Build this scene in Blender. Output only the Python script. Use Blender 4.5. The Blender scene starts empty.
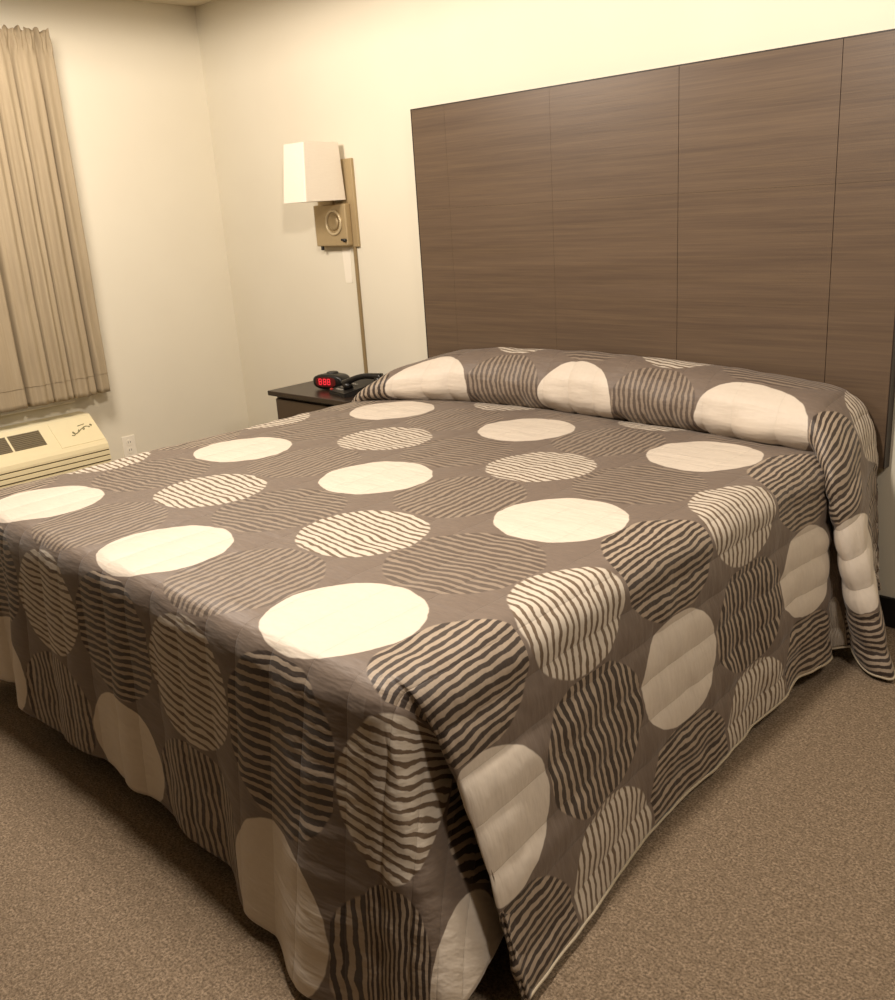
import bpy, bmesh, math, random
import numpy as np
from mathutils import Vector, Matrix, noise

random.seed(7)
S = bpy.context.scene
COL = S.collection

# ------------------------------------------------------------------ camera
CAM = (3.0431, -3.0433, 1.4366)
YAW, PITCH, ROLL, FPX = 0.7823, 0.3034, -0.0671, 943.07
cam = bpy.data.cameras.new('camera')
co = bpy.data.objects.new('camera', cam)
COL.objects.link(co)
f = Vector((-math.sin(YAW) * math.cos(PITCH), math.cos(YAW) * math.cos(PITCH), -math.sin(PITCH)))
r0 = Vector((math.cos(YAW), math.sin(YAW), 0))
u0 = r0.cross(f)
rv = r0 * math.cos(ROLL) + u0 * math.sin(ROLL)
uv_ = -r0 * math.sin(ROLL) + u0 * math.cos(ROLL)
M = Matrix((rv, uv_, -f)).transposed().to_4x4()
M.translation = Vector(CAM)
co.matrix_world = M
cam.sensor_fit = 'VERTICAL'
cam.sensor_height = 24.0
cam.lens = 24.0 * FPX / 1000.0
cam.clip_start = 0.05
S.camera = co

# ------------------------------------------------------------------ light
S.view_settings.view_transform = 'Standard'
S.view_settings.look = 'None'
S.view_settings.gamma = 1.0
S.view_settings.use_curve_mapping = False
S.view_settings.exposure = 0.0
w = bpy.data.worlds.new('world')
S.world = w
w.use_nodes = True
w.node_tree.nodes['Background'].inputs[0].default_value = (0.42, 0.62, 1.0, 1)
w.node_tree.nodes['Background'].inputs[1].default_value = 1.2


def area(name, loc, size, power, color, target=None):
    l = bpy.data.lights.new(name, 'AREA')
    l.shape = 'DISK'
    l.size = size
    l.energy = power
    l.color = color
    o = bpy.data.objects.new(name, l)
    COL.objects.link(o)
    o.location = loc
    if target:
        o.rotation_euler = (Vector(target) - Vector(loc)).to_track_quat('-Z', 'Y').to_euler()
    return o


WARM = (1.0, 0.89, 0.775)


def downlight(name, loc, radius, power, color):
    """wide-beam spot pointing down: lights walls and floor, not the ceiling"""
    l = bpy.data.lights.new(name, 'SPOT')
    l.energy = power
    l.color = color
    l.shadow_soft_size = radius
    l.spot_size = math.radians(180)
    l.spot_blend = 0.0
    o = bpy.data.objects.new(name, l)
    COL.objects.link(o)
    o.location = loc
    return o


downlight('ceiling_lamp', (1.70, -1.86, 2.34), 0.08, 148, WARM)
downlight('left_fill_light', (-0.22, -1.62, 2.34), 0.25, 135, WARM)  # added soft fill to brighten the left walls, no known fixture
downlight('right_fill_light', (3.5, -1.55, 2.36), 0.20, 80, WARM)  # added fill from the right for the side drop and floor, no known fixture

# ------------------------------------------------------------------ helpers


def lin(h):
    h = h.lstrip('#')
    out = []
    for i in (0, 2, 4):
        c = int(h[i:i + 2], 16) / 255
        out.append(c / 12.92 if c <= 0.04045 else ((c + 0.055) / 1.055) ** 2.4)
    return (*out, 1)


class NT:
    """Small expression builder over a material's node tree."""

    def __init__(self, name, rough=0.6, spec=0.5):
        self.m = bpy.data.materials.new(name)
        self.m.use_nodes = True
        self.t = self.m.node_tree
        self.b = self.t.nodes['Principled BSDF']
        self.b.inputs['Roughness'].default_value = rough
        self.b.inputs['Specular IOR Level'].default_value = spec

    def n(self, typ, **kw):
        x = self.t.nodes.new(typ)
        for k, v in kw.items():
            setattr(x, k, v)
        return x

    def put(self, sock, v):
        if isinstance(v, bpy.types.NodeSocket):
            self.t.links.new(v, sock)
        else:
            sock.default_value = v

    def math(self, op, a, b=0.0, c=0.0):
        x = self.n('ShaderNodeMath', operation=op)
        self.put(x.inputs[0], a)
        self.put(x.inputs[1], b)
        self.put(x.inputs[2], c)
        return x.outputs[0]

    def mix(self, fac, a, b):
        x = self.n('ShaderNodeMix', data_type='RGBA')
        self.put(x.inputs[0], fac)
        self.put(x.inputs[6], a)
        self.put(x.inputs[7], b)
        return x.outputs[2]

    def noise(self, vec, scale, detail=2.0, rough=0.5):
        x = self.n('ShaderNodeTexNoise')
        if vec is not None:
            self.put(x.inputs['Vector'], vec)
        x.inputs['Scale'].default_value = scale
        x.inputs['Detail'].default_value = detail
        x.inputs['Roughness'].default_value = rough
        return x.outputs['Fac']

    def coord(self, kind='Object', scale=None):
        x = self.n('ShaderNodeTexCoord').outputs[kind]
        if scale:
            mp = self.n('ShaderNodeMapping')
            self.put(mp.inputs[0], x)
            mp.inputs[3].default_value = scale
            x = mp.outputs[0]
        return x

    def step(self, v, edge, soft):
        x = self.n('ShaderNodeMapRange', interpolation_type='SMOOTHSTEP')
        self.put(x.inputs[0], v)
        self.put(x.inputs[1], edge - soft)
        self.put(x.inputs[2], edge + soft)
        return x.outputs[0]

    def bump(self, h, strength=0.3, dist=0.01):
        x = self.n('ShaderNodeBump')
        x.inputs['Strength'].default_value = strength
        x.inputs['Distance'].default_value = dist
        self.put(x.inputs['Height'], h)
        self.t.links.new(x.outputs[0], self.b.inputs['Normal'])

    def color(self, c):
        self.put(self.b.inputs['Base Color'], c)


def flat(name, hexc, rough=0.5, spec=0.5, metal=0.0, var=0.06, scale=30, bump=0.0):
    k = NT(name, rough, spec)
    c = lin(hexc)
    d = tuple(x * (1 - var * 2) for x in c[:3]) + (1,)
    n = k.noise(k.coord(), scale, 3)
    k.color(k.mix(n, d, c))
    k.b.inputs['Metallic'].default_value = metal
    if bump:
        k.bump(n, bump, 0.004)
    return k.m


def link(name, bm, mat, parent=None, smooth=False):
    me = bpy.data.meshes.new(name)
    bmesh.ops.recalc_face_normals(bm, faces=bm.faces[:])
    bm.to_mesh(me)
    bm.free()
    if mat:
        me.materials.append(mat)
    o = bpy.data.objects.new(name, me)
    COL.objects.link(o)
    if parent:
        o.parent = parent
    if smooth:
        for p in me.polygons:
            p.use_smooth = True
    return o


def thing(name, label, cat, loc=(0, 0, 0), rz=0.0, group=None):
    o = bpy.data.objects.new(name, None)
    COL.objects.link(o)
    o.empty_display_size = 0.1
    o.location = loc
    o.rotation_euler = (0, 0, rz)
    tag(o, label, cat, group)
    return o


def tag(o, label, cat, group=None):
    o['label'] = label
    o['category'] = cat
    if group:
        o['group'] = group


def struct(name, bm, mat, parent=None, smooth=False):
    o = link(name, bm, mat, parent, smooth)
    if not parent:
        o['kind'] = 'structure'
    return o


def box(bm, lo, hi, bevel=0.0, seg=2):
    lo, hi = Vector(lo), Vector(hi)
    r = bmesh.ops.create_cube(bm, size=1.0)
    vs = r['verts']
    for v in vs:
        v.co = Vector(((v.co.x + .5) * (hi.x - lo.x) + lo.x, (v.co.y + .5) * (hi.y - lo.y) + lo.y,
                       (v.co.z + .5) * (hi.z - lo.z) + lo.z))
    if bevel:
        es = list({e for v in vs for e in v.link_edges})
        bmesh.ops.bevel(bm, geom=es, offset=bevel, segments=seg, affect='EDGES', profile=0.5)
    return bm


def B(lo, hi, bevel=0.0, seg=2):
    return box(bmesh.new(), lo, hi, bevel, seg)


def tube(bm, pts, rad, seg=10, cap=True):
    pts = [Vector(p) for p in pts]
    rings = []
    n = len(pts)
    up = None
    for i, p in enumerate(pts):
        t = (pts[min(i + 1, n - 1)] - pts[max(i - 1, 0)]).normalized()
        if up is None:
            up = t.orthogonal().normalized()
        up = (up - t * up.dot(t)).normalized()
        s = t.cross(up)
        r = rad[i] if isinstance(rad, (list, tuple)) else rad
        rings.append([bm.verts.new(p + (up * math.cos(a) + s * math.sin(a)) * r)
                      for a in [2 * math.pi * k / seg for k in range(seg)]])
    for a, b in zip(rings, rings[1:]):
        for k in range(seg):
            bm.faces.new((a[k], a[(k + 1) % seg], b[(k + 1) % seg], b[k]))
    if cap:
        bm.faces.new(rings[0])
        bm.faces.new(rings[-1])
    return bm


def prism(bm, prof, axis, a, b):
    """Extrude a closed 2D profile along an axis (0=x,1=y,2=z) from a to b."""
    def P(p, t):
        c = list(p)
        c.insert(axis, t)
        return c
    va = [bm.verts.new(P(p, a)) for p in prof]
    vb = [bm.verts.new(P(p, b)) for p in prof]
    bm.faces.new(va)
    bm.faces.new(vb)
    n = len(prof)
    for i in range(n):
        bm.faces.new((va[i], va[(i + 1) % n], vb[(i + 1) % n], vb[i]))
    return bm


def hermite(ts, P, t):
    """Smooth interpolation of knots (ts, P) at t."""
    ts = np.asarray(ts, float)
    P = np.asarray(P, float)
    if P.ndim == 1:
        P = P[:, None]
    n = len(ts)
    m = np.zeros_like(P)
    for i in range(n):
        a, b = max(i - 1, 0), min(i + 1, n - 1)
        m[i] = (P[b] - P[a]) / (ts[b] - ts[a])
    t = min(max(t, ts[0]), ts[-1])
    i = min(int(np.searchsorted(ts, t, side='right')) - 1, n - 2)
    h = ts[i + 1] - ts[i]
    s = (t - ts[i]) / h
    return ((2 * s**3 - 3 * s**2 + 1) * P[i] + (s**3 - 2 * s**2 + s) * h * m[i]
            + (-2 * s**3 + 3 * s**2) * P[i + 1] + (s**3 - s**2) * h * m[i + 1])


# ------------------------------------------------------------------ materials


def mat_wall():
    k = NT('cream_wall_paint', 0.75, 0.25)
    n = k.noise(k.coord(), 3.0, 3)
    k.color(k.mix(n, lin('#DBD3BF'), lin('#E1DAC7')))
    k.bump(k.noise(k.coord(), 160, 2), 0.08, 0.003)
    return k.m


def mat_carpet():
    k = NT('brown_carpet', 0.95, 0.1)
    c = k.coord()
    fine = k.noise(c, 170, 3, 0.7)
    mid = k.noise(c, 48, 3, 0.6)
    big = k.noise(c, 4, 2)
    col = k.mix(k.step(fine, 0.5, 0.16), lin('#615344'), lin('#AA967E'))
    col = k.mix(k.math('MULTIPLY', k.step(mid, 0.52, 0.15), 0.45), col, lin('#6A5A48'))
    col = k.mix(k.math('MULTIPLY', big, 0.25), col, lin('#7F6F5B'))
    k.color(col)
    k.bump(k.math('ADD', fine, mid), 0.6, 0.006)
    return k.m


def mat_headboard():
    k = NT('brown_grained_laminate', 0.42, 0.4)
    c1 = k.coord('Object', (1.6, 1.0, 75))
    c2 = k.coord('Object', (5.0, 1.0, 260))
    c3 = k.coord('Object', (0.7, 1.0, 14))
    a = k.noise(c1, 1.0, 4, 0.6)
    b = k.noise(c2, 1.0, 3, 0.6)
    d = k.noise(c3, 1.0, 2)
    col = k.mix(k.step(a, 0.5, 0.25), lin('#554538'), lin('#675542'))
    col = k.mix(k.math('MULTIPLY', k.step(b, 0.55, 0.14), 0.35), col, lin('#483A2F'))
    col = k.mix(k.math('MULTIPLY', k.step(d, 0.5, 0.2), 0.3), col, lin('#75624F'))
    k.color(col)
    k.bump(b, 0.12, 0.002)
    return k.m


U0X, PU = 0.265, 0.3475
V0Y, PV = -0.530, 0.3585


def mat_bedspread():
    k = NT('circle_print_quilt', 0.55, 0.45)
    uvn = k.n('ShaderNodeUVMap')
    uvn.uv_map = 'sheet'
    sep = k.n('ShaderNodeSeparateXYZ')
    k.put(sep.inputs[0], uvn.outputs[0])
    u, v = sep.outputs[0], sep.outputs[1]
    uvv = uvn.outputs[0]

    def wob(scale, off):
        mp = k.n('ShaderNodeMapping')
        k.put(mp.inputs[0], uvv)
        mp.inputs[1].default_value = (off, off * 1.7, off * .3)
        return k.math('SUBTRACT', k.noise(mp.outputs[0], scale, 2.0), 0.5)
    # lattice cell
    a = k.math('DIVIDE', k.math('SUBTRACT', u, U0X), PU)
    b = k.math('DIVIDE', k.math('SUBTRACT', v, V0Y), PV)
    i = k.math('ROUND', a)
    j = k.math('ROUND', b)
    da = k.math('MULTIPLY', k.math('SUBTRACT', a, i), PU)
    db = k.math('MULTIPLY', k.math('SUBTRACT', b, j), PV)
    r = k.math('SQRT', k.math('ADD', k.math('MULTIPLY', da, da), k.math('MULTIPLY', db, db)))
    r = k.math('ADD', r, k.math('MULTIPLY', wob(17, 3.1), 0.014))
    pi = k.math('FLOORED_MODULO', i, 2.0)
    pj = k.math('FLOORED_MODULO', j, 2.0)
    npi = k.math('SUBTRACT', 1.0, pi)
    npj = k.math('SUBTRACT', 1.0, pj)
    inW = k.math('MULTIPLY', k.math('MULTIPLY', npi, npj), k.math('SUBTRACT', 1.0, k.step(r, 0.1715, 0.002)))
    inL = k.math('MULTIPLY', k.math('MULTIPLY', pi, pj), k.math('SUBTRACT', 1.0, k.step(r, 0.168, 0.003)))
    rD = k.math('SUBTRACT', 1.0, k.step(r, 0.186, 0.003))
    inA = k.math('MULTIPLY', k.math('MULTIPLY', pi, npj), rD)
    inB = k.math('MULTIPLY', k.math('MULTIPLY', npi, pj), rD)
    # hand drawn stripes
    wu = k.math('MULTIPLY', k.math('ADD', wob(9, 1.0), k.math('MULTIPLY', wob(40, 5.0), 0.22)), 0.032)
    wv = k.math('MULTIPLY', k.math('ADD', wob(9, 8.0), k.math('MULTIPLY', wob(40, 2.0), 0.22)), 0.032)

    def stripes(c, wo, pitch, thr, slant=None):
        x = k.math('ADD', c, wo)
        if slant is not None:
            x = k.math('ADD', x, slant)
        s = k.math('SINE', k.math('MULTIPLY', x, 2 * math.pi / pitch))
        thick = k.math('MULTIPLY', wob(30, 12.0), 1.3)
        return k.step(k.math('ADD', s, thick), thr, 0.28)
    sA = stripes(u, wu, 0.0225, 0.05, k.math('MULTIPLY', v, 0.10))
    sB = stripes(v, wv, 0.0225, 0.20, k.math('MULTIPLY', u, -0.08))
    sL = stripes(v, wv, 0.0220, -0.30, k.math('MULTIPLY', u, 0.12))
    # ground with fine weave streaks
    mp = k.n('ShaderNodeMapping')
    k.put(mp.inputs[0], uvv)
    mp.inputs[3].default_value = (30, 140, 1)
    streak = k.noise(mp.outputs[0], 1.0, 3)
    ground = k.mix(streak, lin('#675A50'), lin('#7C6D60'))
    white = k.mix(k.noise(uvv, 60, 3), lin('#D0C4B4'), lin('#D9CDBD'))
    dark = k.mix(streak, lin('#332821'), lin('#43372E'))
    tan = k.mix(streak, lin('#9A8A78'), lin('#AD9C88'))
    ltgap = lin('#6A5846')
    # dark-striped circles in the middle of the cloth are blended towards the ground
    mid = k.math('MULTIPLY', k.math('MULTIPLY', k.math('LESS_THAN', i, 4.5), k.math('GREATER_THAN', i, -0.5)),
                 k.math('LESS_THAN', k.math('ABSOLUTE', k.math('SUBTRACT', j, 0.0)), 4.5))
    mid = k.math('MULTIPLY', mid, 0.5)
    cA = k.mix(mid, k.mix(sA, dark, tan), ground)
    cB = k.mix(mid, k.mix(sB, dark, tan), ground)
    cL = k.mix(sL, ltgap, k.mix(streak, lin('#C4B9A9'), lin('#CFC4B4')))
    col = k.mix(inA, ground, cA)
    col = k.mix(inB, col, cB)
    col = k.mix(inL, col, cL)
    col = k.mix(inW, col, white)
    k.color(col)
    k.b.inputs['Sheen Weight'].default_value = 0.15
    k.b.inputs['Sheen Roughness'].default_value = 0.4
    # stitched channels and puckers
    ch = k.math('ABSOLUTE', k.math('SINE', k.math('MULTIPLY', u, math.pi / 0.116)))
    ch = k.math('POWER', ch, 0.35)
    mp2 = k.n('ShaderNodeMapping')
    k.put(mp2.inputs[0], uvv)
    mp2.inputs[3].default_value = (7, 24, 1)
    puck = k.noise(mp2.outputs[0], 1.0, 3)
    k.bump(k.math('ADD', k.math('MULTIPLY', ch, 0.6), k.math('MULTIPLY', puck, 1.3)), 0.6, 0.008)
    return k.m


def mat_curtain():
    k = NT('taupe_curtain_cloth', 0.8, 0.2)
    c = k.coord('Object', (60, 60, 3))
    n = k.noise(c, 1.0, 4, 0.65)
    n2 = k.noise(k.coord('Object', (8, 8, 2)), 1.0, 2)
    col = k.mix(n, lin('#8F8067'), lin('#B8A88D'))
    col = k.mix(k.math('MULTIPLY', n2, 0.3), col, lin('#8E7C60'))
    k.color(col)
    k.bump(k.noise(k.coord(), 300, 2), 0.15, 0.002)
    return k.m


M_wall = mat_wall()
M_ceil = flat('ceiling_paint', '#D8CDB6', 0.85, 0.2, scale=120, var=0.02, bump=0.1)
M_carpet = mat_carpet()
M_base = flat('black_baseboard', '#17140F', 0.5)
M_hb = mat_headboard()
M_hbedge = flat('dark_headboard_edge', '#2B2018', 0.5)
M_quilt = mat_bedspread()
M_pipe = flat('cream_piping', '#C9BBA2', 0.8, 0.2, scale=200, var=0.15)
M_matt = flat('mattress_cloth', '#B8AC98', 0.85)
M_bedbase = flat('dark_bed_base', '#15110D', 0.8)
M_curt = mat_curtain()
M_ac = flat('ivory_plastic', '#EBDDB4', 0.45, 0.4, var=0.03)
M_acdark = flat('ac_grille_taupe', '#75694F', 0.6)
M_acgroove = flat('ac_groove_shadow_gap', '#6B5A38', 0.7)
M_logo = flat('ac_script_ink', '#8B8460', 0.6)
M_white = flat('white_plastic', '#EFE7D6', 0.4, 0.4, var=0.02)
M_nick = flat('brushed_nickel', '#B39E78', 0.42, 0.5, 0.35, 0.06, 60)
M_shade = NT('linen_lamp_shade', 0.85, 0.2)
_n = M_shade.noise(M_shade.coord('Object', (40, 40, 300)), 1.0, 3)
M_shade.color(M_shade.mix(_n, lin('#E6DCCB'), lin('#EEE5D5')))
M_shade = M_shade.m
M_black = flat('black_plastic', '#12100E', 0.35, 0.5)
M_blk2 = flat('black_satin_plastic', '#1E1B18', 0.5, 0.4)
M_keys = flat('grey_keys', '#8A857C', 0.5)
M_wood = flat('espresso_wood', '#30231B', 0.3, 0.5, scale=18, var=0.15)
M_wood2 = flat('brown_drawer_front', '#4C3B2B', 0.4, 0.5, scale=18, var=0.15)
M_cord = flat('tan_cord_cover', '#8F7A56', 0.5)
M_glassw = NT('window_glass', 0.05, 0.5)
M_glassw.color((0.9, 0.95, 1, 1))
M_glassw.b.inputs['Transmission Weight'].default_value = 1.0
M_glassw.b.inputs['IOR'].default_value = 1.05
M_glassw = M_glassw.m


def emit(name, c, s, base):
    k = NT(name, 0.3)
    k.color(lin(base))
    k.b.inputs['Emission Color'].default_value = lin(c)
    k.b.inputs['Emission Strength'].default_value = s
    return k.m


M_led = emit('red_display_digits', '#FF3040', 1.0, '#701010')
M_screen = emit('dim_red_display', '#C01820', 0.12, '#2A0808')
M_redlamp = flat('red_message_lamp', '#B02A22', 0.3)

# ------------------------------------------------------------------ room
XL, XR, YF, CZ = -1.5706, 6.8, -7.2, 2.4843
struct('floor', B((XL - .15, YF - .15, -.12), (XR + .15, .15, 0)), M_carpet)
struct('ceiling', B((XL - .15, YF - .15, CZ), (XR + .15, .15, CZ + .12)), M_ceil)
struct('wall_back', B((XL - .15, 0, 0), (XR + .15, .15, CZ)), M_wall)
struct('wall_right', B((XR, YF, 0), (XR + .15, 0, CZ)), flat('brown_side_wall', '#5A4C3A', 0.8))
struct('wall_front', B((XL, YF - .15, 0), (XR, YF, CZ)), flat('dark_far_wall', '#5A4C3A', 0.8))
WY0, WY1, WZ0, WZ1 = -2.75, -1.06, 0.645, 2.16
bm = bmesh.new()
X0 = XL - .15
box(bm, (X0, YF, 0), (XL, 0, WZ0))
box(bm, (X0, YF, WZ1), (XL, 0, CZ))
box(bm, (X0, YF, WZ0), (XL, WY0, WZ1))
box(bm, (X0, WY1, WZ0), (XL, 0, WZ1))
struct('wall_left', bm, M_wall)
bm = B((XL, -.014, 0), (XR, 0, .104), .003)
struct('baseboard_back', bm, M_base)
bm = B((XL, YF, 0), (XL + .014, -.014, .104), .003)
struct('baseboard_left', bm, M_base)
# window behind the curtain
bm = bmesh.new()
fx0, fx1 = XL - .11, XL - .05
for lo, hi in (((fx0, WY0, WZ0), (fx1, WY1, WZ0 + .05)), ((fx0, WY0, WZ1 - .05), (fx1, WY1, WZ1)),
               ((fx0, WY0, WZ0 + .05), (fx1, WY0 + .05, WZ1 - .05)), ((fx0, WY1 - .05, WZ0 + .05), (fx1, WY1, WZ1 - .05)),
               ((fx0, (WY0 + WY1) / 2 - .025, WZ0 + .05), (fx1, (WY0 + WY1) / 2 + .025, WZ1 - .05))):
    box(bm, lo, hi, .006)
win = struct('window_1', bm, M_white)
struct('window_pane', B((XL - .085, WY0 + .04, WZ0 + .04), (XL - .078, WY1 - .04, WZ1 - .04)), M_glassw, win)
struct('window_sill', B((XL - .10, WY0 - .04, WZ0 - .025), (XL + .055, WY1 + .04, WZ0), .005), M_white, win)

# ------------------------------------------------------------------ headboard
hb = thing('headboard', 'wide brown horizontally grained headboard panel fixed to the wall behind the bed', 'headboard', (0, 0, 0))
HX1 = 2.012
link('backing_board', B((0.004, -.026, .556), (HX1 - .004, -.001, 1.818)), M_hbedge, hb)
xs = [0.0, 0.19, 0.73, 1.27, 1.81, HX1]
zs = [0.55, 1.42, 1.8217]
for a, b in zip(xs, xs[1:]):
    for c, d in zip(zs, zs[1:]):
        g = .0009
        ga = .0010 if a in (1.27, 1.81) else .0004
        gb = .0010 if b in (1.27, 1.81) else .0004
        link('panel', B((a + ga, -.042, c + .0003), (b - gb, -.0255, d - .0003)), M_hb, hb)
bm = bmesh.new()
box(bm, (-.004, -.043, .548), (-.0005, -.001, 1.8245))
box(bm, (HX1 + .0005, -.043, .548), (HX1 + .004, -.001, 1.8245))
box(bm, (-.004, -.043, 1.8222), (HX1 + .004, -.001, 1.8258))
link('edge_banding', bm, M_hbedge, hb)

# ------------------------------------------------------------------ bed under the spread
bed = thing('bed', 'king bed with mattress on dark base, hidden beneath the circle patterned bedspread', 'bed', (0.96, -1.1, 0))
ML, MR, MF, MB = 0.03, 1.86, -2.01, -.06


def L(p):
    return (p[0] - .96, p[1] + 1.1, p[2])


link('mattress', B(L((ML, MF, .39)), L((MR, MB, .605)), .05, 4), M_matt, bed, True)
link('box_spring', B(L((ML + .01, MF + .01, .20)), L((MR - .01, MB, .388)), .02, 3), M_matt, bed)
link('bed_base', B(L((ML + .06, MF + .10, .0)), L((MR - .06, MB - .02, .199)), .01, 2), M_bedbase, bed)

# ------------------------------------------------------------------ bedspread
Z0 = 0.66
XE, XEL = 1.90, 0.00      # flat top ends here, edge rounding begins
VE = -2.075
KX, KXL, KY = 0.07, 0.10, 0.055
UHEM, VHEM = 2.75, -2.79
YC_T = [-.06, 0.02, .22, .54, 1.05, 1.48, 1.80, 1.90, 2.0]
YC_V = [-.415, -.40, -.285, -.205, -.205, -.245, -.29, -.305, -.31]
ZT_T = [-.06, .02, .10, .30, .60, 1.17, 1.63, 1.80, 1.86, 1.90]
ZT_V = [.705, .748, .792, .838, .862, .864, .840, .826, .818, .806]


def yc(u):
    return float(hermite(YC_T, YC_V, u)[0])


def zt(u):
    return float(hermite(ZT_T, ZT_V, u)[0])


NB, NP = 150, 44


def column(u):
    """(y, z, v) samples from the foot edge to the headboard for one line across the bed."""
    y1 = yc(u) + .02
    out = []
    for q in range(NB + 1):
        y = VE + (y1 - VE) * q / NB
        # cloth settles a little lower right at the tuck
        z = Z0 - .010 * math.exp(-((y - y1) / .05) ** 2)
        z += .006 * math.exp(-((u - 1.0) / .7) ** 2) * math.sin((y - VE) * 2.0)
        out.append((y, z, y))
    c, h = yc(u), zt(u) - Z0
    pts = [(c + .050, Z0 - .022), (c + .002, Z0 - .012), (c - .046, Z0 + .22 * h), (c - .036, Z0 + .60 * h),
           (c + .022, Z0 + .90 * h), (max(c + .085, -.20 + (c + .20) * .5) if c > -.3 else c + .11, Z0 + h),
           (-.095, Z0 + h * .99), (-.062, Z0 + h * .80), (-.055, Z0 - .05)]
    if pts[5][0] > -.115:
        pts[5] = (-.125, pts[5][1])
    ts = [0]
    for p, q in zip(pts, pts[1:]):
        ts.append(ts[-1] + math.hypot(q[0] - p[0], q[1] - p[1]))
    vv = .045
    prev = None
    for q in range(NP + 1):
        t = ts[-1] * q / NP
        p = hermite(ts, pts, t)
        if prev is not None:
            vv += math.hypot(p[0] - prev[0], p[1] - prev[1]) * 1.08
        out.append((float(p[0]), float(p[1]), vv))
        prev = p
    return out


# hem position (x, y, z) by place along the edge
FOOT_T = [.00, .20, .29, .33, .38, .55, .70, .85, .98, 1.10, 1.25, 1.40, 1.52, 1.63, 1.76, 1.90]
FOOT_P = [(-.05, -2.17, .10), (.18, -2.150, .115), (.285, -2.125, .12), (.325, -2.165, .115), (.37, -2.195, .110), (.55, -2.165, .085),
          (.69, -2.175, .085), (.85, -2.150, .088), (.98, -2.170, .08), (1.10, -2.150, .080), (1.26, -2.175, .068),
          (1.41, -2.165, .055), (1.53, -2.215, .040), (1.645, -2.215, .035), (1.78, -2.265, .030), (1.95, -2.235, .045)]
COR_T = [0, 14, 28, 42, 58, 70, 80, 86, 90]
COR_P = [(1.95, -2.235, .045), (2.02, -2.215, .060), (2.082, -2.165, .075), (2.070, -2.05, .090), (2.000, -1.84, .10),
         (2.000, -1.79, .09), (2.050, -1.855, .055), (2.078, -1.895, .040), (2.092, -1.925, .035)]
CK_T = [0, 30, 60, 90]
CK_P = [(0, -.055, 0), (.032, -.045, -.002), (.052, -.020, -.006), (.062, .002, -.003)]
SIDE_T = [-2.075, -2.05, -2.01, -1.95, -1.80, -1.65, -1.5, -1.3, -1.1, -.9, -.75, -.62, -.50, -.40, -.28, -.12, -.02, .045, .09, .14, .20, .27, .36, .46, .62]
SIDE_P = [(2.092, -1.925, .035), (2.112, -1.978, .022), (2.124, -2.008, .020), (2.118, -1.960, .020), (2.095, -1.81, .020), (2.072, -1.66, .022), (2.045, -1.50, .024),
          (2.030, -1.29, .026), (2.030, -1.09, .028), (2.022, -.90, .042), (2.035, -.76, .055), (2.020, -.64, .062),
          (2.035, -.54, .062), (2.045, -.46, .060), (2.015, -.40, .065), (1.965, -.30, .08), (1.99, -.265, .075),
          (2.050, -.315, .050), (2.078, -.345, .030), (2.120, -.375, .018), (2.170, -.395, .018), (2.20, -.375, .018), (2.12, -.24, .06), (2.035, -.12, .13),
          (2.035, -.07, .15)]
# edge control point, offset from the straight edge (dx, dy, dz)
SK_T = [-2.075, -2.01, -1.85, -.60, -.40, -.28, -.12, -.02, .045, .10, .16, .25, .40, .62]
SK_P = [(.062, .002, -.003), (.074, -.010, 0), (.07, 0, 0), (.07, 0, 0), (.065, 0, -.005), (.05, .0, -.01), (.02, .02, -.02), (.035, .0, -.02), (.062, -.110, -.02),
        (.078, -.120, -.03), (.09, -.085, -.03), (.095, -.02, -.04), (.095, 0, -.05), (.09, 0, -.05)]


def path(E, K, H, t, r=.075):
    E, K, H = Vector(E), Vector(K), Vector(H)
    d = H - K
    Ld = d.length
    Mp = K + d * min(r / Ld, .45)
    l1 = ((K - E).length + (Mp - K).length) * .86
    l2 = (H - Mp).length
    s = t * (l1 + l2)
    if s < l1:
        q = s / l1
        return E * (1 - q) ** 2 + K * 2 * q * (1 - q) + Mp * q * q
    q = (s - l1) / l2
    return Mp.lerp(H, q)


bm = bmesh.new()
uvl = {}


def V(p, uv):
    v = bm.verts.new(p)
    uvl[v] = uv
    return v


NU = 170
us = [XEL + (XE - XEL) * i / NU for i in range(NU + 1)]
cols = [column(u) for u in us]
NR = len(cols[0])
grid = [[V((u, y, z), (u, v)) for (y, z, v) in c] for u, c in zip(us, cols)]
for u, g, c in zip(us, grid, cols):
    for vert, (y, z, v) in zip(g, c):
        e = max(0, min(1, (u - 1.62) / .28))
        uvl[vert] = (u - .07 * e * e * (3 - 2 * e) * max(0, min(1, (v + .05) / .09)), v)


def quad(a, b, c, d):
    bm.faces.new((a, b, c, d))


for i in range(NU):
    for j in range(NR - 1):
        quad(grid[i][j], grid[i + 1][j], grid[i + 1][j + 1], grid[i][j + 1])
ND = 64
TS = [q / ND for q in range(1, ND + 1)]


def fold(t, phase, amp):
    """gentle ripples that grow towards the hem"""
    return amp * t * t * math.sin(phase)


hem = []
# foot
foot = []
for i, u in enumerate(us):
    E = grid[i][0].co
    H = Vector(hermite(FOOT_T, FOOT_P, u))
    K = (E.x, E.y - KY, Z0)
    foot.append([V(path(E, K, H, t), (u, VE + (VHEM - VE) * t)) for t in TS])
for i in range(NU):
    a, b = [grid[i][0]] + foot[i], [grid[i + 1][0]] + foot[i + 1]
    for j in range(ND):
        quad(a[j], a[j + 1], b[j + 1], b[j])
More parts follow.
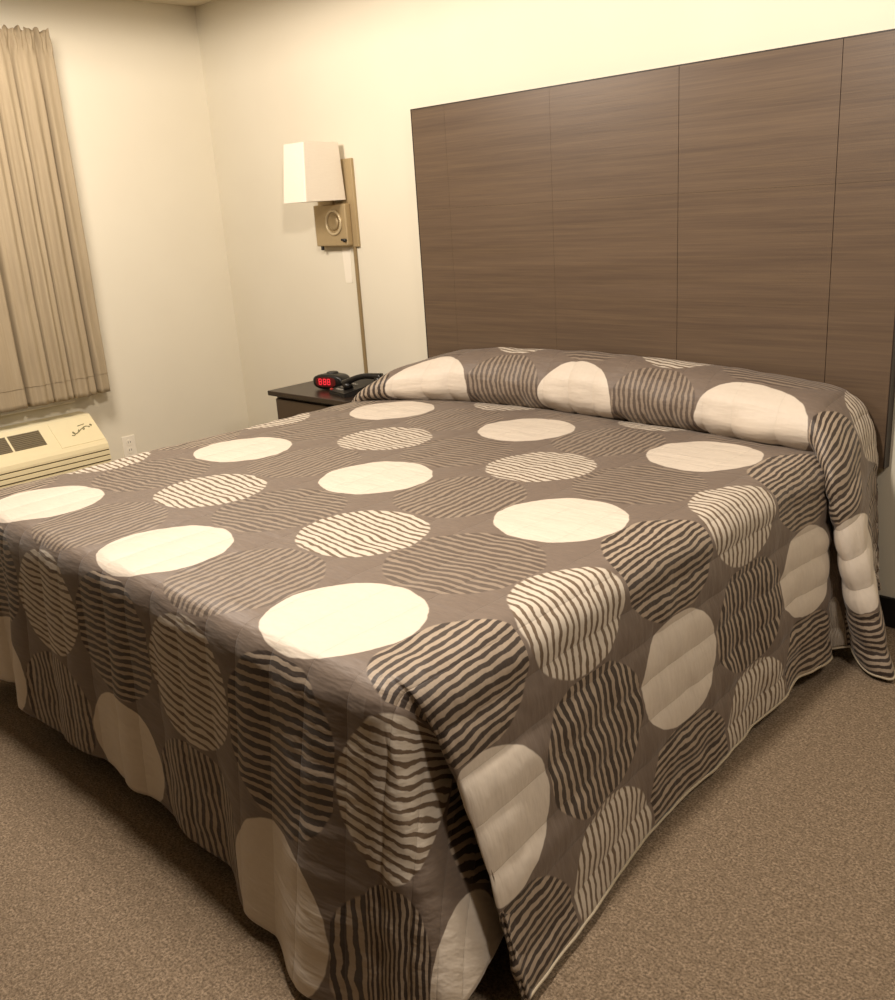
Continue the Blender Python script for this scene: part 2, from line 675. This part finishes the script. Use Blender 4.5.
# right side
side = []
last = grid[NU]
for j in range(NR):
    vv = cols[NU][j][2]
    E = last[j].co
    H = Vector(hermite(SIDE_T, SIDE_P, vv))
    dk = hermite(SK_T, SK_P, vv)
    K = E + Vector(dk)
    rr = .075 + .06 * max(0, min(1, (vv - .02) / .15))
    hd = max(0, min(1, (vv + .05) / .09))
    side.append([V(path(E, K, H, t, rr), (XE + (UHEM - XE) * t - .07 * hd * (1 - t) ** 1.5, vv)) for t in TS])
for j in range(NR - 1):
    a, b = [last[j]] + side[j], [last[j + 1]] + side[j + 1]
    for q in range(ND):
        quad(a[q], a[q + 1], b[q + 1], b[q])
# foot right corner: the spare cloth folds back under the side panel
NA = 60
fan = []
P0 = last[0]
for k in range(NA + 1):
    if k == 0:
        fan.append(foot[NU])
        continue
    if k == NA:
        fan.append(side[0])
        continue
    th = 90.0 * k / NA
    ra = math.radians(th)
    E = P0.co
    K = E + Vector(hermite(CK_T, CK_P, th))
    H = Vector(hermite(COR_T, COR_P, th))
    rho = (UHEM - XE) * math.sin(ra) ** 2 + (VE - VHEM) * math.cos(ra) ** 2
    g = math.exp(-((th - 52) / 17) ** 2)
    inn = Vector((-.045, .080, 0)) * g
    fan.append([V(path(E, K, H, t) + inn * math.sin(math.pi * max(0.0, min(1.0, t * 1.25 - .2))) ** 2, (XE + rho * t * math.sin(ra), VE - rho * t * math.cos(ra))) for t in TS])
for k in range(NA):
    a, b = fan[k], fan[k + 1]
    bm.faces.new((P0, a[0], b[0]))
    for q in range(ND - 1):
        quad(a[q], a[q + 1], b[q + 1], b[q])
# left side
left = []
ULH = XEL - .82
for j in range(NR):
    y, z, vv = cols[0][j]
    E = grid[0][j].co
    pil = max(0.0, min(1.0, (vv + .05) / .12))
    K = E + Vector((-KXL - .035 * pil, -.03 * pil, -.085 * pil))
    H = Vector((-.115 + .012 * math.sin(vv * 9), min(y, -.07), .10 + .03 * pil))
    H.x -= .02 * pil
    left.append([V(path(E, K, H, t, .075 + .05 * pil), (XEL + (ULH - XEL) * t, vv)) for t in TS])
for j in range(NR - 1):
    a, b = [grid[0][j]] + left[j], [grid[0][j + 1]] + left[j + 1]
    for q in range(ND):
        quad(a[q], a[q + 1], b[q + 1], b[q])
# foot left corner
P1 = grid[0][0]
fanL = []
NL = 20
for k in range(NL + 1):
    if k == 0:
        fanL.append(foot[0])
        continue
    if k == NL:
        fanL.append(left[0])
        continue
    ra = math.pi / 2 * k / NL
    E = P1.co
    K = E + Vector((-math.sin(ra) * KXL, -math.cos(ra) * KY, 0))
    A, Bq = foot[0][-1].co, left[0][-1].co
    q = k / NL
    H = A.lerp(Bq, q) + Vector((-.20, -.16, -.05)) * math.sin(math.pi * q)
    fanL.append([V(path(E, K, H, t), (XEL - .75 * t * math.sin(ra), VE - .74 * t * math.cos(ra))) for t in TS])
for k in range(NL):
    a, b = fanL[k], fanL[k + 1]
    bm.faces.new((P1, a[0], b[0]))
    for q in range(ND - 1):
        quad(a[q], a[q + 1], b[q + 1], b[q])
bmesh.ops.recalc_face_normals(bm, faces=bm.faces[:])
bm.normal_update()
if grid[NU // 2][10].normal.z < 0:
    bmesh.ops.reverse_faces(bm, faces=bm.faces[:])
    bm.normal_update()
# quilted channels and soft creases
calm = {}
for k in range(NA * 3 // 10, NA + 1):
    for v in fan[k]:
        calm[v] = .25
for j in range(14):
    for v in side[j]:
        calm[v] = .25 + .75 * j / 14
foot_verts = {v for c in foot for v in c}
offs = {}
for v in bm.verts:
    u, vv = uvl[v]
    nz = v.normal.z
    s = abs(math.sin(math.pi * u / .116)) ** .5
    drop = 1 - max(0, min(1, nz))
    d = (.0018 + .0075 * drop) * (s - .8)
    n1 = noise.noise(Vector((u * 3.2, vv * 3.2, 1.0)))
    n2 = noise.noise(Vector((u * 9, vv * 16, 4.0)))
    d += .004 * n1 + .0026 * n2 * (1 + drop)
    if v in foot_verts:
        d *= .6
    if vv > .05:
        d += .004 * noise.noise(Vector((u * 7, vv * 9, 9.0)))
    offs[v] = v.normal * (d * calm.get(v, 1.0))
for v, o in offs.items():
    v.co += o
    if v.co.z < .012:
        v.co.z = .012
hemv = [c[-1].co.copy() for c in fan[NA * 8 // 10:-1]] + [c[-1].co.copy() for c in side]
layer = bm.loops.layers.uv.new('sheet')
for fc in bm.faces:
    fc.smooth = True
    for lp in fc.loops:
        lp[layer].uv = uvl[lp.vert]
me = bpy.data.meshes.new('bedspread')
bm.to_mesh(me)
bm.free()
me.materials.append(M_quilt)
spread = bpy.data.objects.new('bedspread', me)
COL.objects.link(spread)
sol = spread.modifiers.new('thickness', 'SOLIDIFY')
sol.thickness = .008
sol.offset = -1
tag(spread, 'quilted taupe bedspread with white and striped circles draped over bed and pillows', 'bedspread')
bmp = bmesh.new()
hp = [hemv[0]]
for p in hemv[1:]:
    if (p - hp[-1]).length > .006:
        hp.append(p)
tube(bmp, hp, .0038, 6)
pip = link('hem_piping', bmp, M_pipe, spread, True)
pip['label'] = 'cream piping along the hem of the right side drop'

# ------------------------------------------------------------------ curtain
cu = thing('curtain', 'taupe pleated window curtain hanging on the left wall above the air conditioner', 'curtain', (-1.44, -1.55, 0))
Y0c, Y1c = -.868, -2.55
knots_y, amp = [], []
bm = bmesh.new()
NY, NZ = 420, 70
ph = [0.0]
for i in range(NY):
    y = Y0c + (Y1c - Y0c) * i / NY
    ph.append(ph[-1] + (Y0c - Y1c) / NY * (46 + 18 * math.sin(y * 11.0 + 1.2)))
rows = []
for j in range(NZ + 1):
    t = j / NZ
    z = 2.292 + (.652 - 2.292) * t
    row = []
    for i in range(NY + 1):
        y = Y0c + (Y1c - Y0c) * i / NY
        yy = y
        s = math.sin(ph[i] + 1.0 + .25 * math.sin(t * 3 + i * .02))
        pm = (ph[i] + 1.0 + .35 * math.sin(t * 3 + y * 3)) % (2 * math.pi) - math.pi
        sh = .5 - 2.3 * math.exp(-(pm / .50) ** 2) + .30 * math.cos(pm * 2)
        env = min(1.0, .35 + i / 18)
        a = (.010 + .030 * min(1, t * 2.5)) * env * (.75 + .25 * math.sin(y * 7 + 2.0))
        x = sh * a + .008 * math.sin(y * 5 + t * 2)
        if t < .055:
            x += .007 * math.sin(i * 1.1) + .006 * math.sin(i * .47 + z * 60)
        x += .004 * noise.noise(Vector((y * 14, z * 5, 2)))
        yy += .016 * math.sin(pm) * math.exp(-(pm / .9) ** 2) * min(1, t * 4) * env
        zz = z + (.007 * math.sin(i * .55) + .005 * math.sin(i * .9 + 1) if j == 0 else 0)
        row.append(bm.verts.new((x, yy + 1.55, zz)))
    rows.append(row)
for a, b in zip(rows, rows[1:]):
    for i in range(NY):
        bm.faces.new((a[i], a[i + 1], b[i + 1], b[i]))
cl = link('cloth', bm, M_curt, cu, True)
m = cl.modifiers.new('thickness', 'SOLIDIFY')
m.thickness = .004
# hem band: a stitched doubled strip at the bottom
bm = bmesh.new()
st = []
for i in range(NY + 1):
    p = cl.data.vertices[(NZ - 4) * (NY + 1) + i].co
    st.append((p.x + .0022, p.y, p.z))
tube(bm, st, .0010, 5)
link('hem_stitch', bm, M_curt, cu, True)
bm = bmesh.new()
tube(bm, [(-.035, Y0c + 1.55 + .01, 2.262), (-.035, Y1c + 1.55 - .02, 2.262)], .011, 12)
link('rod', bm, M_white, cu, True)
for yy in (Y0c + 1.55 - .03, Y1c + 1.55 + .02):
    link('rod_bracket', B((-.13, yy - .012, 2.245), (-.04, yy + .012, 2.28), .003), M_white, cu)


# ------------------------------------------------------------------ air conditioner
ac = thing('air_conditioner', 'ivory through-wall air conditioner unit under the curtain at the left wall', 'air conditioner', (-1.43, -1.53, 0))
AY1, AY0 = -.992 + 1.53, -2.08 + 1.53


def AX(x):
    return x + 1.43


prof = [(-1.566, .06), (-1.566, .562), (-1.462, .562), (-1.448, .556), (-1.318, .446), (-1.306, .430), (-1.302, .412), (-1.302, .402),
        (-1.312, .400), (-1.312, .396), (-1.300, .394), (-1.300, .377), (-1.311, .375), (-1.311, .371), (-1.298, .369),
        (-1.298, .352), (-1.311, .350), (-1.311, .345), (-1.302, .343), (-1.302, .12), (-1.34, .06)]
bm = bmesh.new()
prism(bm, [(AX(x), z) for x, z in prof], 1, AY0, AY1)
link('housing', bm, M_ac, ac)
bm = bmesh.new()
for z in (.398, .373, .3475):
    box(bm, (AX(-1.3125), AY0, z - .0035), (AX(-1.3085), AY1 + .0005, z + .0035))
link('groove_strip', bm, M_acgroove, ac)
# sloped top face frame of reference
A = Vector((AX(-1.448), 0, .556))
Bv = Vector((AX(-1.318), 0, .446))
sd = (Bv - A).normalized()
sn = Vector((-sd.z, 0, sd.x))
SL = (Bv - A).length


def slope(y, s, off):
    return A + sd * s + sn * off + Vector((0, y, 0))


def slope_box(bm, y0, y1, s0, s1, o0, o1):
    vs = [bm.verts.new(slope(y, s, o)) for y in (y0, y1) for s in (s0, s1) for o in (o0, o1)]
    for q in ((0, 1, 3, 2), (4, 6, 7, 5), (0, 4, 5, 1), (2, 3, 7, 6), (0, 2, 6, 4), (1, 5, 7, 3)):
        bm.faces.new([vs[k] for k in q])


for (gy0, gy1) in ((-1.415, -1.265), (-1.575, -1.425), (-1.735, -1.585), (-1.895, -1.745)):
    bm = bmesh.new()
    slope_box(bm, gy0 + 1.53, gy1 + 1.53, .028, .122, -.004, .0012)
    g = link('air_grille', bm, M_acdark, ac)
    bm = bmesh.new()
    for q in range(9):
        s = .033 + q * .0105
        slope_box(bm, gy0 + 1.534, gy1 + 1.526, s, s + .0035, .0005, .004)
    link('grille_slats', bm, M_acdark, g)
# raised right end cover
bm = bmesh.new()
slope_box(bm, AY1 - .22, AY1 - .004, .006, SL - .006, -.002, .0022)
link('control_cover', bm, M_ac, ac)
bm = bmesh.new()
pts = []
for q in range(60):
    t = q / 59
    yy = -1.135 + t * .10 + .010 * math.sin(t * 22)
    s = .098 - t * .030 + .010 * math.sin(t * 27 + .6) * (1 - .4 * t)
    pts.append(slope(yy + 1.53, s, .0035))
tube(bm, pts, .0022, 6)
tube(bm, [slope(-1.025 + 1.53, .060, .0035), slope(-1.018 + 1.53, .068, .0035)], .0045, 8)
tube(bm, [slope(-1.085 + 1.53, .055, .0035), slope(-1.05 + 1.53, .050, .0035)], .002, 6)
link('script_emblem', bm, M_logo, ac, True)

# ------------------------------------------------------------------ wall outlet
ol = thing('wall_outlet', 'white outlet plate low on the left wall beside the air conditioner', 'outlet', (XL, -.755, .325))
link('cover_plate', B((0, -.037, -.057), (.006, .037, .057), .003), M_white, ol)
for zz in (.021, -.021):
    bm = bmesh.new()
    tube(bm, [(.004, 0, zz), (.0085, 0, zz)], .0165, 20)
    so = link('socket', bm, M_white, ol)
    bm = bmesh.new()
    box(bm, (.0082, -.0075, zz - .002), (.0090, -.0050, zz + .008))
    box(bm, (.0082, .0050, zz - .002), (.0090, .0075, zz + .008))
    link('slot', bm, M_black, so)

# ------------------------------------------------------------------ wall lamp
lp = thing('wall_lamp', 'wall lamp with white box shade over square brushed metal mount beside headboard', 'lamp', (-.58, 0, 1.27))


def LL(x, y, z):
    return (x + .58, y, z - 1.27)


link('back_plate', B(LL(-.715, -.016, 1.272), LL(-.443, -.0005, 1.667), .003), M_nick, lp)
link('mount_box', B(LL(-.708, -.052, 1.280), LL(-.476, -.0155, 1.470), .006, 3), M_nick, lp)
bm = bmesh.new()
rc = LL(-.562, -.055, 1.387)
ring = [(rc[0] + .053 * math.cos(a), rc[1], rc[2] + .053 * math.sin(a)) for a in [2 * math.pi * q / 40 for q in range(41)]]
tube(bm, ring, .0065, 10, cap=False)
link('dial_ring', bm, flat('pale_nickel', '#CDBB96', 0.35, 0.5, 0.3), lp, True)
bm = bmesh.new()
tube(bm, [(rc[0], -.051, rc[2]), (rc[0], -.060, rc[2]), (rc[0], -.063, rc[2])], [.037, .034, .022], 28)
link('dial_cap', bm, M_nick, lp, True)
bm = bmesh.new()
tube(bm, [LL(-.487, -.0515, 1.305), LL(-.487, -.066, 1.305)], .008, 14)
link('switch', bm, M_black, lp, True)
bm = bmesh.new()
tube(bm, [LL(-.512, -.0515, 1.308), LL(-.512, -.058, 1.308)], .005, 12)
link('screw', bm, M_blk2, lp, True)
bm = bmesh.new()
tube(bm, [LL(-.685, -.035, 1.282), LL(-.685, -.035, 1.262)], .008, 14)
link('knob', bm, M_blk2, lp, True)
# arm up into the shade
bm = bmesh.new()
tube(bm, [LL(-.575, -.035, 1.468), LL(-.575, -.037, 1.495), LL(-.575, -.07, 1.520), LL(-.575, -.13, 1.530), LL(-.575, -.14, 1.560)], .009, 12)
tube(bm, [LL(-.575, -.14, 1.555), LL(-.575, -.14, 1.610)], .017, 16)
link('arm', bm, M_nick, lp, True)
# box shade, slightly wider at the bottom, open top and bottom
bm = bmesh.new()
tx0, tx1, ty0, ty1, tz = -.642, -.497, -.240, -.034, 1.741
bx0, bx1, by0, by1, bz = -.660, -.492, -.262, -.022, 1.487


def rrect(x0, x1, y0, y1, z, r=.006, n=3):
    out = []
    for cx, cy, a0 in ((x1 - r, y1 - r, 0), (x0 + r, y1 - r, 90), (x0 + r, y0 + r, 180), (x1 - r, y0 + r, 270)):
        for q in range(n + 1):
            a = math.radians(a0 + 90 * q / n)
            out.append(LL(cx + r * math.cos(a), cy + r * math.sin(a), z))
    return out


top = [bm.verts.new(p) for p in rrect(tx0, tx1, ty0, ty1, tz)]
bot = [bm.verts.new(p) for p in rrect(bx0, bx1, by0, by1, bz)]
n = len(top)
for q in range(n):
    bm.faces.new((top[q], bot[q], bot[(q + 1) % n], top[(q + 1) % n]))
sh = link('lamp_shade', bm, M_shade, lp)
m = sh.modifiers.new('thickness', 'SOLIDIFY')
m.thickness = .003
for z, (a, b, c, d) in ((bz + .012, (bx0, bx1, by0, by1)), (tz - .012, (tx0, tx1, ty0, ty1))):
    bm = bmesh.new()
    tube(bm, [LL(a + .005, -.14, z), LL(b - .005, -.14, z)], .002, 6)
    tube(bm, [LL(-.575, c + .005, z), LL(-.575, d - .005, z)], .002, 6)
    link('shade_spider', bm, M_nick, lp)
bm = bmesh.new()
box(bm, LL(-.488, -.013, .60), LL(-.471, -.0006, 1.274), .003)
cd = link('cord_cover', bm, M_cord, lp)
# white tag under the lamp
bm = bmesh.new()
pr = []
for cx, cz, a0 in ((.022, .015, 0), (-.022, .015, 90), (-.016, -.135, 180), (.016, -.135, 270)):
    for q in range(5):
        a = math.radians(a0 + 22.5 * q)
        pr.append((cx + .008 * math.cos(a), cz + .008 * math.sin(a)))
prism(bm, pr, 1, -.0165, -.0145)
tg = link('hanging_tag', bm, M_white)
tg.location = (-.551, 0.0142, 1.246)
tag(tg, 'white card tag on the wall hanging just below the wall lamp', 'tag')

# ------------------------------------------------------------------ nightstand
ns = thing('nightstand', 'small dark wood nightstand between the bed and the left corner', 'nightstand', (-.47, -.20, 0))
link('top', B((-.315, -.19, .600), (.285, .19, .624), .004, 2), M_wood, ns)
link('body', B((-.290, -.155, .06), (.280, .18, .5995), .004), M_wood, ns)
for z0, z1 in ((.40, .585), (.20, .385)):
    d = link('drawer', B((-.278, -.172, z0), (.268, -.1555, z1), .003), M_wood2, ns)
    bm = bmesh.new()
    tube(bm, [(-.05, -.173, (z0 + z1) / 2), (-.05, -.192, (z0 + z1) / 2), (.05, -.192, (z0 + z1) / 2), (.05, -.173, (z0 + z1) / 2)], .005, 8)
    link('handle', bm, M_nick, d, True)
for sx in (-.27, .235):
    for sy in (-.14, .13):
        link('leg', B((sx, sy, 0), (sx + .035, sy + .035, .0595), .003), M_wood, ns)

# ------------------------------------------------------------------ alarm clock
ck = thing('alarm_clock', 'small black oval alarm clock with glowing red display on the nightstand', 'clock', (-.515, -.19, .6245), math.radians(14))
bm = bmesh.new()
prof = []
for q in range(28):
    a = 2 * math.pi * q / 28
    c, s = math.cos(a), math.sin(a)
    prof.append((.088 * math.copysign(abs(c) ** .75, c), .037 + .037 * math.copysign(abs(s) ** .7, s)))
rings = []
for y, k in ((-.052, .86), (-.046, .97), (-.03, 1.0), (.02, .95), (.045, .78), (.052, .6)):
    rings.append([bm.verts.new((x * k, y, .037 + (z - .037) * k if k < 1 else z)) for x, z in prof])
for a, b in zip(rings, rings[1:]):
    for q in range(28):
        bm.faces.new((a[q], a[(q + 1) % 28], b[(q + 1) % 28], b[q]))
bm.faces.new(rings[0])
bm.faces.new(rings[-1])
link('clock_body', bm, M_black, ck, True)
bm = bmesh.new()
pr = []
for q in range(24):
    a = 2 * math.pi * q / 24
    c, s = math.cos(a), math.sin(a)
    pr.append((-.006 + .058 * math.copysign(abs(c) ** .6, c), .038 + .023 * math.copysign(abs(s) ** .6, s)))
prism(bm, pr, 1, -.0535, -.0515)
ds = link('display', bm, M_screen, ck)
bm = bmesh.new()


def seg7(bm, x, z, w, h, on):
    t = .0042
    segs = {'a': (x, z + h, 1), 'g': (x, z + h / 2, 1), 'd': (x, z, 1), 'f': (x, z + h / 2, 0), 'b': (x + w, z + h / 2, 0),
            'e': (x, z, 0), 'c': (x + w, z, 0)}
    for s in on:
        sx, sz, hor = segs[s]
        if hor:
            box(bm, (sx, -.0545, sz - t / 2), (sx + w, -.0533, sz + t / 2))
        else:
            box(bm, (sx - t / 2, -.0545, sz), (sx + t / 2, -.0533, sz + h / 2))


seg7(bm, -.044, .026, .014, .026, 'abcdefg')
seg7(bm, -.018, .026, .014, .026, 'abcdefg')
seg7(bm, .006, .026, .014, .026, 'abcdefg')
link('digits', bm, M_led, ds)
bm = bmesh.new()
tube(bm, [(.0, .0, .073), (.0, .0, .079)], [.03, .026], 20)
link('snooze_button', bm, M_blk2, ck)
bm = bmesh.new()
prism(bm, [(.057, .03), (.068, .033), (.062, .05), (.054, .052)], 1, -.050, -.0485)
link('highlight_patch', bm, M_white, ck)  # white patch standing in for a highlight on the clock body

# ------------------------------------------------------------------ telephone
tp = thing('telephone', 'black desk telephone with handset beside the red alarm clock on the nightstand', 'telephone', (-.315, -.225, .6245), math.radians(-14))
bm = bmesh.new()
prism(bm, [(-.095, .0), (-.095, .018), (.09, .050), (.095, .044), (.095, 0)], 0, -.085, .075)
bs = link('base', bm, M_blk2, tp)
bm = bmesh.new()
for a in range(3):
    for b in range(4):
        x, y = -.055 + a * .022, -.075 + b * .026
        z = .018 + (y + .095) * (.032 / .185)
        box(bm, (x, y, z - .001), (x + .015, y + .016, z + .004), .002, 1)
link('keypad', bm, M_keys, bs)
link('message_lamp', B((-.080, -.093, .0165), (-.066, -.080, .026), .003), M_redlamp, bs)
# handset, resting across the cradle and tipped up towards the bed
bm = bmesh.new()
hpts, hr = [], []
for q in range(21):
    t = q / 20
    x = -.105 + .21 * t
    z = .020 * math.sin(math.pi * t)
    hpts.append((x, 0, z))
    hr.append(.013 + .007 * (abs(t - .5) * 2) ** 3)
tube(bm, hpts, hr, 14)
tube(bm, [(-.088, 0, .004), (-.088, 0, -.020)], [.021, .024], 18)
tube(bm, [(.088, 0, .004), (.088, 0, -.020)], [.021, .024], 18)
hs = link('handset', bm, M_black, tp, True)
hs.location = (.085, .0, .066)
hs.rotation_euler = (0, math.radians(-10), math.radians(30))
bm = bmesh.new()
pts = []
for q in range(160):
    t = q / 159
    a = t * 2 * math.pi * 16
    pts.append((-.088 + .004 * math.cos(a), -.105 - .012 * math.sin(t * math.pi) + .004 * math.sin(a), .008 + .0))
    pts[-1] = (-.088 - .012 * math.sin(t * math.pi) + .004 * math.cos(a), -.06 + .12 * t, .006 + .004 * math.sin(a))
tube(bm, pts, .0016, 5)
link('coiled_cord', bm, M_black, tp, True)
